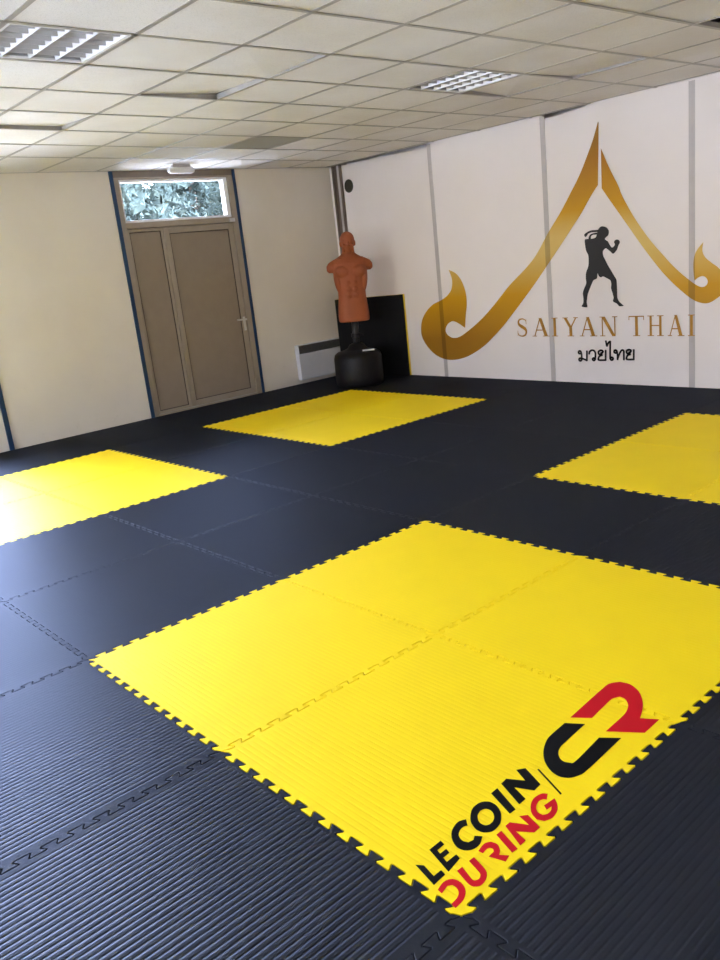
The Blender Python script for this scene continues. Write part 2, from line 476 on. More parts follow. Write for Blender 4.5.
def troffer(k, j, label):
    q = cell(k, j); cx = sum(p[0] for p in q) / 4; cy = sum(p[1] for p in q) / 4
    hx = (q[1][0] - q[0][0] + q[2][0] - q[3][0]) / 4 - 0.013; hy = (q[2][1] - q[0][1]) / 2 - 0.013
    t = empty('ceiling_light', (cx, cy, ZC))
    tag(t, label, 'ceiling light', 'square louvred ceiling lights')
    b = MB(); w = 0.018
    for (x0, x1, y0, y1) in ((-hx, hx, -hy, -hy + w), (-hx, hx, hy - w, hy), (-hx, -hx + w, -hy + w, hy - w), (hx - w, hx, -hy + w, hy - w)):
        b.box(x0, x1, y0, y1, 0.0015, 0.012)
    b.build('frame', M['white_plastic'], t)
    b = MB(); b.box(-hx, hx, -hy, hy, 0.10, 0.104)
    for (x0, x1, y0, y1) in ((-hx, hx, -hy, -hy + 0.004), (-hx, hx, hy - 0.004, hy), (-hx, -hx + 0.004, -hy, hy), (hx - 0.004, hx, -hy, hy)):
        b.box(x0, x1, y0, y1, 0.012, 0.10)
    b.build('housing', M['troffer'], t)
    b = MB(); n = 4
    for i in range(n + 1):         # bright V blades
        y = -hy + w + (2 * hy - 2 * w) * i / n
        lo, up = 0.003, 0.009
        b.loft([[(x, y - lo, 0.003), (x, y + lo, 0.003), (x, y + (0 if i == n else up), 0.055), (x, y - (0 if i == 0 else up), 0.055)] for x in (-hx + w, hx - w)])
    b.build('louvre', M['louvre'], t)
    b = MB(); n2 = 7
    for i in range(1, n2):         # grey cross blades
        x = -hx + 2 * hx * i / n2
        b.loft([[(x - 0.003, y, 0.010), (x + 0.003, y, 0.010), (x + 0.016, y, 0.050), (x - 0.016, y, 0.050)] for y in (-hy + w, hy - w)])
    b.build('cross_blade', M['cross_blade'], t)
    for i in range(4):
        y = -hy + 2 * hy * (i + 0.5) / 4
        b = MB(); b.tube((-hx + 0.02, y, 0.080), (hx - 0.02, y, 0.080), 0.013)
        b.build('fluorescent_tube', M['tube'], t, smooth=True)
troffer(1, -1, 'square louvred ceiling light at the upper left, nearest the camera')
troffer(1, 4, 'square louvred ceiling light in the far ceiling left of the gold emblem tip')
troffer(-2, 2, 'dark louvred ceiling light cut by the top edge of the picture')

q = cell(5, 4); cx = sum(p[0] for p in q) / 4; cy = sum(p[1] for p in q) / 4
t = empty('ceiling_vent', (cx, cy, ZC)); tag(t, 'grey perforated vent panel in the ceiling near the room corner', 'ceiling vent')
b = MB(); b.box(-0.27, 0.27, -0.28, 0.28, 0.002, 0.006); b.build('perforated_panel', M['perforated'], t)
b = MB()
for (x0, x1, y0, y1) in ((-0.29, 0.29, -0.295, -0.28), (-0.29, 0.29, 0.28, 0.295), (-0.29, -0.27, -0.28, 0.28), (0.27, 0.29, -0.28, 0.28)):
    b.box(x0, x1, y0, y1, 0.0015, 0.02)
b.build('frame', M['perforated'], t)

# ------------------------------------------------------------------ trims on the emblem wall
for i, xc in enumerate((-3.445, -1.945, -0.45, 1.05, 2.55)):
    b = MB(); b.box(xc - 0.027, xc + 0.027, YB - 0.003, YB + 0.01, 0, ZC - 0.01)
    struct(b.build('trim_%d' % (i + 1), M['joint']))
b = MB(); b.box(-5.08, -5.05, YB - 0.03, YB, 0, ZC - 0.004); b.box(-4.945, -4.915, YB - 0.03, YB, 0, ZC - 0.004); b.box(-5.045, -5.0, YB - 0.02, YB, 0, ZC - 0.004)
struct(b.build('trim_6', M['joint_dark'], bevel=0.003))
b = MB(); b.box(-4.995, -4.95, YB - 0.022, YB, 0, ZC - 0.004)
struct(b.build('trim_7', M['joint'], bevel=0.003))
t = empty('wall_vent', (-4.815, YB, 2.31)); tag(t, 'round dark vent cover high on the white wall near the corner', 'vent')
b = MB()
b.loft([[(r * math.cos(2 * PI * i / 36), y, r * math.sin(2 * PI * i / 36)) for i in range(36)] for r, y in ((0.078, 0.0), (0.078, -0.008), (0.066, -0.013))])
b.build('cover', M['vent_plate'], t, bevel=0.002)
b = MB()
for i in range(-3, 4): 
    hw = math.sqrt(0.058 ** 2 - (i * 0.015) ** 2)
    b.box(-hw, hw, -0.017, -0.012, i * 0.015 - 0.003, i * 0.015 + 0.003)
b.build('slat', M['vent_plate'], t)

# ------------------------------------------------------------------ painted emblem and lettering
SWOOSH_L = [(-3.285, 1.215), 'c', (-3.186, 1.171), (-3.111, 1.091), (-3.062, 0.968), (-3.054, 0.838), (-3.082, 0.701), (-3.105, 0.565), 'c', (-3.2, 0.618), (-3.282, 0.642), (-3.359, 0.612), (-3.403, 0.549), (-3.383, 0.493), (-3.301, 0.453), (-3.194, 0.465), (-3.063, 0.53), (-2.935, 0.606), (-2.797, 0.702), (-2.663, 0.811), (-2.551, 0.91), (-2.442, 1.006), (-2.131, 1.242), (-1.927, 1.493), (-1.781, 1.662), (-1.651, 1.835), (-1.548, 1.979), (-1.458, 2.138), (-1.391, 2.27), (-1.335, 2.41), 'c', (-1.329, 2.403), 'c', (-1.354, 1.866), 'c', (-1.43, 1.781), (-1.541, 1.636), (-1.644, 1.521), (-1.749, 1.403), (-1.894, 1.246), (-2.159, 0.965), (-2.467, 0.666), (-2.588, 0.557), (-2.71, 0.459), (-2.836, 0.368), (-2.984, 0.289), (-3.133, 0.231), (-3.306, 0.199), (-3.457, 0.206), (-3.596, 0.257), (-3.709, 0.346), (-3.784, 0.453), (-3.795, 0.552), (-3.762, 0.667), (-3.683, 0.762), (-3.574, 0.836), (-3.449, 0.879), (-3.348, 0.923), (-3.278, 0.982), (-3.25, 1.045), (-3.249, 1.122)]
SWOOSH_R = [(-1.313, 2.182), 'c', (-1.238, 2.011), (-1.144, 1.83), (-1.114, 1.754), (-1.034, 1.607), (-0.938, 1.459), (-0.826, 1.311), (-0.715, 1.186), (-0.622, 1.086), (-0.529, 1.001), (-0.46, 0.947), (-0.407, 0.909), (-0.362, 0.89), (-0.325, 0.898), (-0.306, 0.929), (-0.318, 0.964), (-0.351, 0.983), (-0.392, 0.972), (-0.425, 0.948), 'c', (-0.433, 1.01), (-0.435, 1.095), (-0.423, 1.165), (-0.393, 1.218), (-0.346, 1.267), 'c', (-0.356, 1.202), (-0.333, 1.144), (-0.275, 1.091), (-0.216, 1.046), (-0.166, 0.981), (-0.151, 0.91), (-0.171, 0.835), (-0.229, 0.785), (-0.302, 0.75), (-0.377, 0.757), (-0.453, 0.793), (-0.545, 0.865), (-0.638, 0.949), (-0.733, 1.049), (-0.828, 1.165), (-0.924, 1.29), (-1.038, 1.447), (-1.136, 1.582), (-1.235, 1.718), (-1.315, 1.831), 'c']
BOXER = [[(-1.357, 1.478), (-1.336, 1.491), (-1.31, 1.491), (-1.279, 1.479), (-1.257, 1.455), (-1.253, 1.429), (-1.264, 1.404), (-1.282, 1.392), (-1.298, 1.376), (-1.286, 1.363), (-1.266, 1.351), (-1.25, 1.323), (-1.234, 1.3), (-1.221, 1.292), (-1.203, 1.302), (-1.193, 1.318), (-1.202, 1.338), (-1.191, 1.355), (-1.169, 1.36), (-1.148, 1.35), (-1.142, 1.33), (-1.158, 1.305), (-1.171, 1.273), (-1.189, 1.252), (-1.215, 1.235), (-1.24, 1.256), (-1.265, 1.276), (-1.288, 1.291), (-1.312, 1.279), (-1.323, 1.258), (-1.319, 1.222), (-1.299, 1.185), (-1.275, 1.138), (-1.235, 1.073), (-1.206, 1.027), (-1.186, 0.994), (-1.183, 0.936), (-1.182, 0.864), (-1.181, 0.827), (-1.161, 0.79), (-1.119, 0.755), (-1.126, 0.749), (-1.162, 0.749), (-1.187, 0.773), (-1.228, 0.797), (-1.22, 0.829), (-1.231, 0.875), (-1.245, 0.921), (-1.241, 0.956), (-1.25, 0.993), (-1.284, 1.013), (-1.325, 1.033), (-1.351, 1.026), (-1.372, 1.04), (-1.387, 1.066), (-1.394, 1.019), (-1.432, 1.004), (-1.455, 0.967), (-1.478, 0.922), (-1.501, 0.876), (-1.511, 0.83), (-1.516, 0.793), (-1.512, 0.75), (-1.567, 0.754), (-1.572, 0.766), (-1.554, 0.794), (-1.552, 0.841), (-1.556, 0.888), (-1.537, 0.934), (-1.514, 0.979), (-1.517, 1.025), (-1.512, 1.08), (-1.486, 1.134), (-1.479, 1.188), (-1.482, 1.243), (-1.502, 1.281), (-1.511, 1.327), (-1.514, 1.386), (-1.487, 1.392), (-1.434, 1.39), (-1.396, 1.398), (-1.382, 1.423), (-1.37, 1.457)], [(-1.357, 1.465), (-1.394, 1.466), (-1.441, 1.467), (-1.484, 1.456), (-1.519, 1.434), (-1.502, 1.412), (-1.474, 1.439), (-1.437, 1.448), (-1.368, 1.447)], [(-1.369, 1.441), (-1.427, 1.438), (-1.457, 1.426), (-1.473, 1.394), (-1.448, 1.39), (-1.445, 1.413), (-1.42, 1.425), (-1.378, 1.424)]]
WALLB = Matrix(((1, 0, 0, 0), (0, 0, -1, 0), (0, 1, 0, 0), (0, 0, 0, 1)))       # outline (x, z) onto the wall
WO = Vector((0, YB - 0.0045, 0))
mural = empty('wall_mural', (0, 0, 0))
tag(mural, 'gold temple-roof emblem with boxer silhouette and lettering painted on the white wall', 'mural')
flat_print('gold_roof_curve', [[catmull(SWOOSH_L)]], 0.001, M['gold'], mural, WALLB, WO)
flat_print('gold_roof_curve', [[catmull(SWOOSH_R)]], 0.001, M['gold'], mural, WALLB, WO)
flat_print('boxer_silhouette', [[catmull(s, 3)] for s in BOXER], 0.001, M['ink'], mural, WALLB, WO)['label'] = 'dark grey boxer silhouette in fighting stance'

def rect(x0, x1, y0, y1): return [(x0, y0), (x1, y0), (x1, y1), (x0, y1)]
def para(xa, xb, w0, w1=None):
    """slanted stroke from x = xa at the bottom to xb at the top"""
    w1 = w0 if w1 is None else w1
    return [(xa, 0), (xa + w0, 0), (xb + w1, 1), (xb, 1)]
def s_letter():
    c = [(0.86, 0.80), (0.80, 0.90), (0.66, 0.965), (0.50, 0.975), (0.32, 0.94), (0.22, 0.83), (0.24, 0.70), (0.38, 0.60), (0.58, 0.51), (0.77, 0.41), (0.84, 0.28), (0.78, 0.12), (0.62, 0.035), (0.42, 0.02), (0.24, 0.06), (0.13, 0.20)]
    w = [0.012, 0.02, 0.03, 0.035, 0.045, 0.065, 0.08, 0.09, 0.095, 0.09, 0.075, 0.055, 0.04, 0.032, 0.025, 0.012]
    L = []; R = []
    for i, p in enumerate(c):
        a = Vector(c[max(i - 1, 0)]); e = Vector(c[min(i + 1, len(c) - 1)]); d = (e - a).normalized(); n = Vector((-d.y, d.x))
        L.append(tuple(Vector(p) + n * w[i])); R.append(tuple(Vector(p) - n * w[i]))
    ol = catmull(L + ['c'] + R[::-1] + ['c'], 4)
    return [ol, rect(0.84, 0.875, 0.68, 0.97), rect(0.11, 0.145, 0.03, 0.32)]
sf = 0.035
GLYPH = {
 'S': s_letter(),
 'A': [para(0.10, 0.44, 0.055), para(0.70, 0.40, 0.19, 0.16), rect(0.24, 0.76, 0.32, 0.375), rect(0.0, 0.26, 0, sf), rect(0.60, 1.0, 0, sf)],
 'I': [rect(0.30, 0.70, 0, 1), rect(0.0, 1.0, 0, sf), rect(0.0, 1.0, 1 - sf, 1)],
 'Y': [rect(0.42, 0.60, 0, 0.50), [(0.42, 0.46), (0.60, 0.46), (0.25, 1), (0.06, 1)], [(0.50, 0.50), (0.56, 0.44), (0.92, 1), (0.84, 1)], rect(0.30, 0.72, 0, sf), rect(0.0, 0.36, 1 - sf, 1), rect(0.70, 1.0, 1 - sf, 1)],
 'N': [rect(0.12, 0.175, 0, 1), rect(0.82, 0.875, 0, 1), [(0.70, 0), (0.875, 0), (0.30, 1), (0.10, 1)], rect(0.0, 0.30, 0, sf), rect(0.0, 0.22, 1 - sf, 1), rect(0.70, 1.0, 1 - sf, 1)],
 'T': [rect(0.42, 0.60, 0, 1), rect(0.28, 0.74, 0, sf), rect(0.0, 1.0, 1 - sf * 1.4, 1), rect(0.0, 0.04, 0.80, 1), rect(0.96, 1.0, 0.80, 1)],
 'H': [rect(0.13, 0.27, 0, 1), rect(0.73, 0.87, 0, 1), rect(0.27, 0.73, 0.49, 0.54), rect(0.0, 0.40, 0, sf), rect(0.60, 1.0, 0, sf), rect(0.0, 0.40, 1 - sf, 1), rect(0.60, 1.0, 1 - sf, 1)],
}
def ccw(p):
    return p if sum(p[i - 1][0] * p[i][1] - p[i][0] * p[i - 1][1] for i in range(len(p))) > 0 else p[::-1]
Z0, CH = 0.466, 0.188
for ch, x0, x1 in (('S', -2.389, -2.235), ('A', -2.181, -1.964), ('I', -1.938, -1.864), ('Y', -1.803, -1.624), ('A', -1.607, -1.410), ('N', -1.379, -1.186), ('T', -1.068, -0.911), ('H', -0.876, -0.717), ('A', -0.677, -0.518), ('I', -0.485, -0.421)):
    flat_print('letter', [[[(x0 + (x1 - x0) * u, Z0 + CH * v) for u, v in ccw(p)]] for p in GLYPH[ch]], 0.001, M['gold_letter'], mural, WALLB, WO)
# Thai word under it, letter by letter
THAI = [[[(-1.601, 0.306), (-1.603, 0.299), (-1.609, 0.294), (-1.616, 0.293), (-1.624, 0.294), (-1.629, 0.299), (-1.631, 0.305), (-1.628, 0.312), (-1.623, 0.317), (-1.615, 0.319), (-1.608, 0.317), (-1.602, 0.312), (-1.601, 0.306)], [(-1.6, 0.306), (-1.595, 0.278), (-1.595, 0.243)], [(-1.596, 0.234), (-1.598, 0.227), (-1.604, 0.222), (-1.612, 0.22), (-1.62, 0.222), (-1.626, 0.227), (-1.627, 0.233), (-1.625, 0.24), (-1.619, 0.245), (-1.611, 0.247), (-1.603, 0.246), (-1.598, 0.241), (-1.596, 0.234)], [(-1.598, 0.246), (-1.569, 0.238), (-1.537, 0.225)], [(-1.533, 0.32), (-1.537, 0.223)]], [[(-1.508, 0.29), (-1.501, 0.313), (-1.478, 0.327), (-1.452, 0.323), (-1.438, 0.303), (-1.438, 0.271), (-1.442, 0.238)], [(-1.442, 0.239), (-1.445, 0.233), (-1.45, 0.228), (-1.457, 0.226), (-1.464, 0.228), (-1.469, 0.232), (-1.471, 0.238), (-1.469, 0.245), (-1.463, 0.249), (-1.456, 0.251), (-1.449, 0.249), (-1.444, 0.245), (-1.442, 0.239)]], [[(-1.359, 0.305), (-1.351, 0.317), (-1.365, 0.327), (-1.384, 0.326), (-1.4, 0.315), (-1.402, 0.298), (-1.389, 0.287), (-1.361, 0.284), (-1.389, 0.272), (-1.401, 0.256), (-1.401, 0.232), (-1.325, 0.233)], [(-1.322, 0.329), (-1.325, 0.232)], [(-1.377, 0.304), (-1.366, 0.3), (-1.357, 0.309)]], [[(-1.317, 0.42), (-1.308, 0.37)], [(-1.308, 0.37), (-1.288, 0.404), (-1.269, 0.415)], [(-1.269, 0.416), (-1.273, 0.322), (-1.275, 0.249)], [(-1.243, 0.248), (-1.245, 0.242), (-1.25, 0.237), (-1.258, 0.235), (-1.265, 0.236), (-1.27, 0.241), (-1.272, 0.248), (-1.27, 0.254), (-1.264, 0.259), (-1.257, 0.261), (-1.25, 0.259), (-1.244, 0.255), (-1.243, 0.248)]], [[(-1.2, 0.318), (-1.202, 0.311), (-1.207, 0.306), (-1.215, 0.304), (-1.223, 0.306), (-1.228, 0.311), (-1.23, 0.317), (-1.228, 0.324), (-1.222, 0.329), (-1.214, 0.331), (-1.207, 0.329), (-1.201, 0.324), (-1.2, 0.318)], [(-1.2, 0.315), (-1.194, 0.284), (-1.195, 0.239)], [(-1.193, 0.25), (-1.167, 0.308), (-1.142, 0.333), (-1.127, 0.323), (-1.126, 0.304), (-1.127, 0.239)]], [[(-1.056, 0.315), (-1.049, 0.327), (-1.062, 0.336), (-1.08, 0.335), (-1.095, 0.325), (-1.096, 0.309), (-1.083, 0.298), (-1.057, 0.294), (-1.084, 0.284), (-1.095, 0.268), (-1.094, 0.244), (-1.023, 0.245)], [(-1.021, 0.338), (-1.023, 0.244)], [(-1.073, 0.314), (-1.062, 0.311), (-1.054, 0.319)]]]
def ribbon(pts, hw):
    """outline of a pen stroke along a smoothed line"""
    P = [Vector(p) for p in pts]; Q = []
    if len(P) > 2:
        for i in range(len(P) - 1):
            p0 = P[max(i - 1, 0)]; p1 = P[i]; p2 = P[i + 1]; p3 = P[min(i + 2, len(P) - 1)]
            for k in range(3):
                t = k / 3
                Q.append(0.5 * ((2 * p1) + (p2 - p0) * t + (2 * p0 - 5 * p1 + 4 * p2 - p3) * t * t + (3 * p1 - p0 - 3 * p2 + p3) * t ** 3))
        Q.append(P[-1])
    else: Q = P
    quads = []
    for i in range(len(Q) - 1):
        d = (Q[i + 1] - Q[i]).normalized(); n = Vector((-d.y, d.x)) * hw; e = d * hw * 0.45
        quads.append([tuple(Q[i] - e - n), tuple(Q[i + 1] + e - n), tuple(Q[i + 1] + e + n), tuple(Q[i] - e + n)])
    return quads
for strokes in THAI:
    flat_print('letter', [[q] for st in strokes for q in ribbon(st, 0.0092)], 0.001, M['ink'], mural, WALLB, WO)['label'] = 'dark grey Thai letter'

# ------------------------------------------------------------------ door with transom
door = struct(empty('door_1', (XL, 0, 0)))
b = MB()
fx0, fx1 = -0.10, 0.012
b.box(fx0, fx1, 3.068, 3.125, 0, 2.51); b.box(fx0, fx1, 4.46, 4.53, 0, 2.51)          # jambs
b.box(fx0, fx1, 3.125, 4.46, 2.0, 2.06)                                                 # transom rail
b.box(fx0, fx1, 3.125, 4.46, 2.49, 2.51); b.box(fx0, fx1, 3.125, 4.46, -0.025, 0.018); b.box(fx0, -0.062, 3.125, 4.46, 1.965, 2.0); b.box(fx0, -0.062, 3.53, 3.59, 0.018, 1.965); b.box(fx0, -0.062, 3.125, 3.14, 0.018, 1.965); b.box(fx0, -0.062, 4.44, 4.46, 0.018, 1.965)
struct(b.build('door_frame', M['door_frame'], door, bevel=0.004))
for y0, y1 in ((3.03, 3.068), (4.53, 4.566)):
    b = MB(); b.box(-0.1, 0.02, y0, y1, 0, ZC - 0.002); o = b.build('door_post', M['blue'], door, bevel=0.003); struct(o); o['label'] = 'dark blue post'
b = MB(); b.box(-0.1, 0.015, 3.075, 4.525, 2.51, 2.60); struct(b.build('header', M['header'], door))
def leaf(name, y0, y1, st, parent):
    f = MB()
    f.box(-0.06, -0.005, y0, y0 + st, 0.02, 1.995); f.box(-0.06, -0.005, y1 - st, y1, 0.02, 1.995)
    f.box(-0.06, -0.005, y0 + st, y1 - st, 1.995 - st, 1.995); f.box(-0.06, -0.005, y0 + st, y1 - st, 0.02, 0.02 + st)
    o = struct(f.build(name, M['door_frame'], parent, bevel=0.004))
    s = MB(); g = 0.008
    a, c, d, e = y0 + st, y1 - st, 0.02 + st, 1.995 - st
    for q in ((a, a + g, d, e), (c - g, c, d, e), (a + g, c - g, d, d + g), (a + g, c - g, e - g, e)):
        s.box(-0.05, -0.012, *q)
    struct(s.build('seal', M['door_seal'], o))
    p = MB(); p.box(-0.05, -0.02, a + g, c - g, d + g, e - g); struct(p.build('panel', M['door_panel'], o))
    return o
leaf('side_panel', 3.125, 3.555, 0.03, door)
dl = leaf('door_leaf', 3.56, 4.458, 0.065, door)
b = MB(); b.box(-0.004, 0.003, 4.41, 4.44, 0.77, 0.93); b.tube((0.0, 4.425, 0.90), (0.05, 4.425, 0.90), 0.011); b.tube((0.045, 4.432, 0.90), (0.045, 4.30, 0.905), 0.010)
b.tube((0.0, 4.425, 0.80), (0.012, 4.425, 0.80), 0.012)
struct(b.build('door_handle', M['metal'], dl, smooth=False))
b = MB(); b.box(0.012, 0.04, 4.40, 4.47, 2.005, 2.045); o = struct(b.build('latch', M['metal'], door, bevel=0.004))

win = struct(empty('window_1', (XL, 0, 0)))
b = MB()
for q in ((3.125, 3.15, 2.06, 2.49), (4.41, 4.46, 2.06, 2.49), (3.15, 4.41, 2.06, 2.085), (3.15, 4.41, 2.465, 2.49)): b.box(-0.09, -0.01, *q)
struct(b.build('window_frame', M['white_plastic'], win, bevel=0.003))
b = MB(); b.box(-0.055, -0.045, 3.15, 4.41, 2.085, 2.465); struct(b.build('glass', M['glass'], win))

# ------------------------------------------------------------------ windows that light the room
def window(name, axis, at, a0, a1, z0, z1, npan, sgn):
    """axis 'Y': in the door wall, spans y; axis 'X': behind the camera, spans x"""
    w = struct(empty(name, (0, 0, 0)))
    def bx(mb, a, c, d0, d1, zz0, zz1):
        if axis == 'Y': mb.box(at + d0, at + d1, a, c, zz0, zz1)
        else: mb.box(a, c, at + d0, at + d1, zz0, zz1)
    f = MB(); t = 0.06
    bx(f, a0, a1, -0.14, 0.015, z0, z0 + t); bx(f, a0, a1, -0.14, 0.0, z1 - t, z1)
    n = npan
    for i in range(n + 1):
        c = a0 + (a1 - a0) * i / n
        lo = max(a0, c - t / 2); hi = min(a1, c + t / 2)
        if i == 0: hi = a0 + t
        if i == n: lo = a1 - t
        bx(f, lo, hi, -0.14, 0.0, z0 + t, z1 - t)
    struct(f.build('window_frame', M['blue'], w))
    for i in range(n):
        g = MB(); bx(g, a0 + (a1 - a0) * i / n + t / 2, a0 + (a1 - a0) * (i + 1) / n - t / 2, -0.075, -0.068, z0 + t, z1 - t)
        struct(g.build('glass', M['glass'], w))
window('window_2', 'Y', XL, W2Y0, W2Y1, W2Z0, W2Z1, 3, 1)
for i, (a, c) in enumerate(W3): window('window_%d' % (i + 3), 'X', YF, a, c, W3Z0, W3Z1, 2, 1)
b = MB(); b.box(XL - 0.03, XL + 0.022, 1.475, 1.52, 0, ZC - 0.004)
struct(b.build('trim_8', M['blue'], bevel=0.003))

# ------------------------------------------------------------------ emergency light over the door
t = empty('emergency_light', (-4.78, 3.665, ZC)); tag(t, 'small white emergency light under the ceiling in front of the transom', 'emergency light')
b = MB()
prof = [(-0.155, 0.0, 0.012), (-0.147, 0.0, 0.024), (-0.125, 0.0, 0.034), (0.125, 0.0, 0.034), (0.147, 0.0, 0.024), (0.155, 0.0, 0.012)]
b.loft([[(r * 1.15 * math.cos(2 * PI * i / 20), y, -0.050 + r * math.sin(2 * PI * i / 20)) for i in range(20)] for y, _, r in prof])
b.build('diffuser', M['white_plastic'], t, smooth=True)
b = MB(); b.box(-0.03, 0.03, -0.10, 0.10, -0.022, 0.003); b.build('base_plate', M['joint'], t, bevel=0.004)

# ------------------------------------------------------------------ convector heater
t = empty('wall_heater', (XL, 5.48, 0.03)); tag(t, 'white electric wall heater with grey top grille beside the training dummy', 'heater')
b = MB(); b.box(0.012, 0.085, -0.38, 0.38, 0.02, 0.345); b.build('casing', M['white_enamel'], t, bevel=0.008)
b = MB(); b.box(0.012, 0.085, -0.38, -0.368, 0.345, 0.455); b.box(0.012, 0.085, 0.368, 0.38, 0.345, 0.455); b.box(0.012, 0.085, -0.368, 0.368, 0.447, 0.455); b.box(0.0, 0.012, -0.3, 0.3, 0.05, 0.42)
b.build('surround', M['white_enamel'], t)
b = MB(); b.box(0.012, 0.05, -0.368, 0.368, 0.345, 0.447)
for i in range(7): b.box(0.05, 0.08, -0.368, 0.368, 0.350 + i * 0.0138, 0.357 + i * 0.0138)
b.build('grille', M['grille'], t)

# ------------------------------------------------------------------ training dummy
dummy = empty('training_dummy', (-4.222, 5.322, 0.0045), rotz=math.atan2(-0.62, 0.785))      # local +x faces the camera
dummy.rotation_euler.x = -0.014          # stands a touch out of plumb
tag(dummy, 'armless terracotta rubber torso training dummy on a black base in the corner', 'training dummy')
b = MB()
b.lathe([(0.262, 0.0), (0.280, 0.02), (0.286, 0.10), (0.284, 0.32), (0.272, 0.365), (0.24, 0.39), (0.16, 0.41), (0.115, 0.43), (0.09, 0.47), (0.06, 0.485)], n=48)
dbase = b.build('base', M['dark_plastic'], dummy, smooth=True)
b = MB()
b.lathe([(0.04, 0.455), (0.04, 0.80)], n=24); dpole = b.build('pole', M['pole'], dummy, smooth=True)
b = MB(); b.lathe([(0.055, 0.56), (0.055, 0.60)], n=24); b.tube((0, 0.05, 0.58), (0, 0.095, 0.58), 0.012); b.build('collar', M['dark_plastic'], dpole)
b = MB(); vs = b.box(0.16, 0.20, 0.05, 0.19, 0.408, 0.412, Matrix.Rotation(math.radians(17), 4, 'Y'), (0.18, 0.1, 0.410)); o = b.build('sticker', M['white_plastic'], dbase); o['label'] = 'small white sticker on the base'
# torso: overlapping soft forms fused into one continuous skin
tr = MB()
def ring(z, rx, ry, cx=0.0, n=36, p=2.4):
    out = []
    for i in range(n):
        a = 2 * PI * i / n; c, s = math.cos(a), math.sin(a)
        out.append((cx + rx * abs(c) ** (2 / p) * (1 if c > 0 else -1), ry * abs(s) ** (2 / p) * (1 if s > 0 else -1), z))
    return out
tr.loft([ring(*r) for r in ((0.725, 0.115, 0.170), (0.74, 0.125, 0.180), (0.80, 0.128, 0.181), (0.88, 0.125, 0.174), (0.98, 0.118, 0.162), (1.05, 0.118, 0.160), (1.13, 0.125, 0.172), (1.22, 0.132, 0.192, -0.005), (1.29, 0.130, 0.205, -0.01), (1.345, 0.115, 0.212, -0.015), (1.375, 0.10, 0.190, -0.018), (1.40, 0.085, 0.150, -0.02), (1.425, 0.072, 0.105, -0.02), (1.45, 0.06, 0.07, -0.02))])
tr.loft([ring(*r) for r in ((1.36, 0.075, 0.105, -0.02, 24, 2), (1.42, 0.066, 0.080, -0.014, 24, 2), (1.48, 0.064, 0.070, -0.006, 24, 2), (1.57, 0.064, 0.066, 0.0, 24, 2))])
for e in (-1, 1):
    tr.ellipsoid((-0.01, e * 0.190, 1.318), (0.074, 0.066, 0.060))                                     # shoulder
    tr.loft([[(-0.01 + r * 0.9 * math.cos(2 * PI * i / 20), e * (0.17 + 0.092 * g), 1.325 - 0.022 * g + r * math.sin(2 * PI * i / 20)) for i in range(20)] for r, g in ((0.070, 0.0), (0.053, 0.75), (0.024, 1.04))])
    tr.ellipsoid((0.086, e * 0.088, 1.255), (0.052, 0.092, 0.066), Matrix.Rotation(e * 0.15, 4, 'X'))      # chest
    for zz in (1.14, 1.075, 1.01): tr.ellipsoid((0.098, e * 0.036, zz), (0.034, 0.037, 0.033))           # abdomen
    tr.ellipsoid((0.02, e * 0.150, 1.17), (0.085, 0.045, 0.14), Matrix.Rotation(e * -0.12, 4, 'X'))        # flank
    tr.ellipsoid((0.045, e * 0.085, 1.385), (0.022, 0.085, 0.014), Matrix.Rotation(e * 0.12, 4, 'X'))      # collar bone
for v in tr.bm.verts: v.co.z = 0.74 + (v.co.z - 0.725) * 1.07
# head
hz = 1.622
tr.ellipsoid((0.0, 0, hz + 0.035), (0.100, 0.084, 0.096))
tr.ellipsoid((0.018, 0, hz - 0.035), (0.076, 0.066, 0.075))
tr.ellipsoid((0.052, 0, hz - 0.088), (0.034, 0.034, 0.026))       # chin
for e in (-1, 1):
    tr.ellipsoid((0.0, e * 0.082, hz - 0.002), (0.024, 0.012, 0.034))          # ear
    tr.ellipsoid((0.076, e * 0.033, hz + 0.022), (0.018, 0.028, 0.009), Matrix.Rotation(e * 0.15, 4, 'X'))   # brow
    tr.ellipsoid((0.066, e * 0.044, hz - 0.022), (0.022, 0.020, 0.016))        # cheek bone
    tr.ellipsoid((0.078, e * 0.031, hz + 0.006), (0.012, 0.014, 0.007))        # eye
    tr.ellipsoid((0.045, e * 0.05, hz - 0.065), (0.03, 0.018, 0.03))           # jaw
    tr.ellipsoid((0.092, e * 0.012, hz - 0.034), (0.014, 0.010, 0.009))
tr.ellipsoid((0.092, 0, hz - 0.012), (0.013, 0.010, 0.032), Matrix.Rotation(0.30, 4, 'Y'))
tr.ellipsoid((0.106, 0, hz - 0.032), (0.014, 0.013, 0.011))       # nose tip
tr.ellipsoid((0.089, 0, hz - 0.057), (0.011, 0.024, 0.006)); tr.ellipsoid((0.086, 0, hz - 0.068), (0.012, 0.021, 0.007))   # lips
torso = tr.build('torso', M['rubber_skin'], dummy)
md = torso.modifiers.new('fuse', 'REMESH'); md.mode = 'VOXEL'; md.voxel_size = 0.0055; md.use_smooth_shade = True
md = torso.modifiers.new('soften', 'SMOOTH'); md.factor = 0.5; md.iterations = 4
dg = bpy.context.evaluated_depsgraph_get()
me = bpy.data.meshes.new_from_object(torso.evaluated_get(dg)); me.name = 'torso'
torso.modifiers.clear(); torso.data = me
for p in me.polygons: p.use_smooth = True

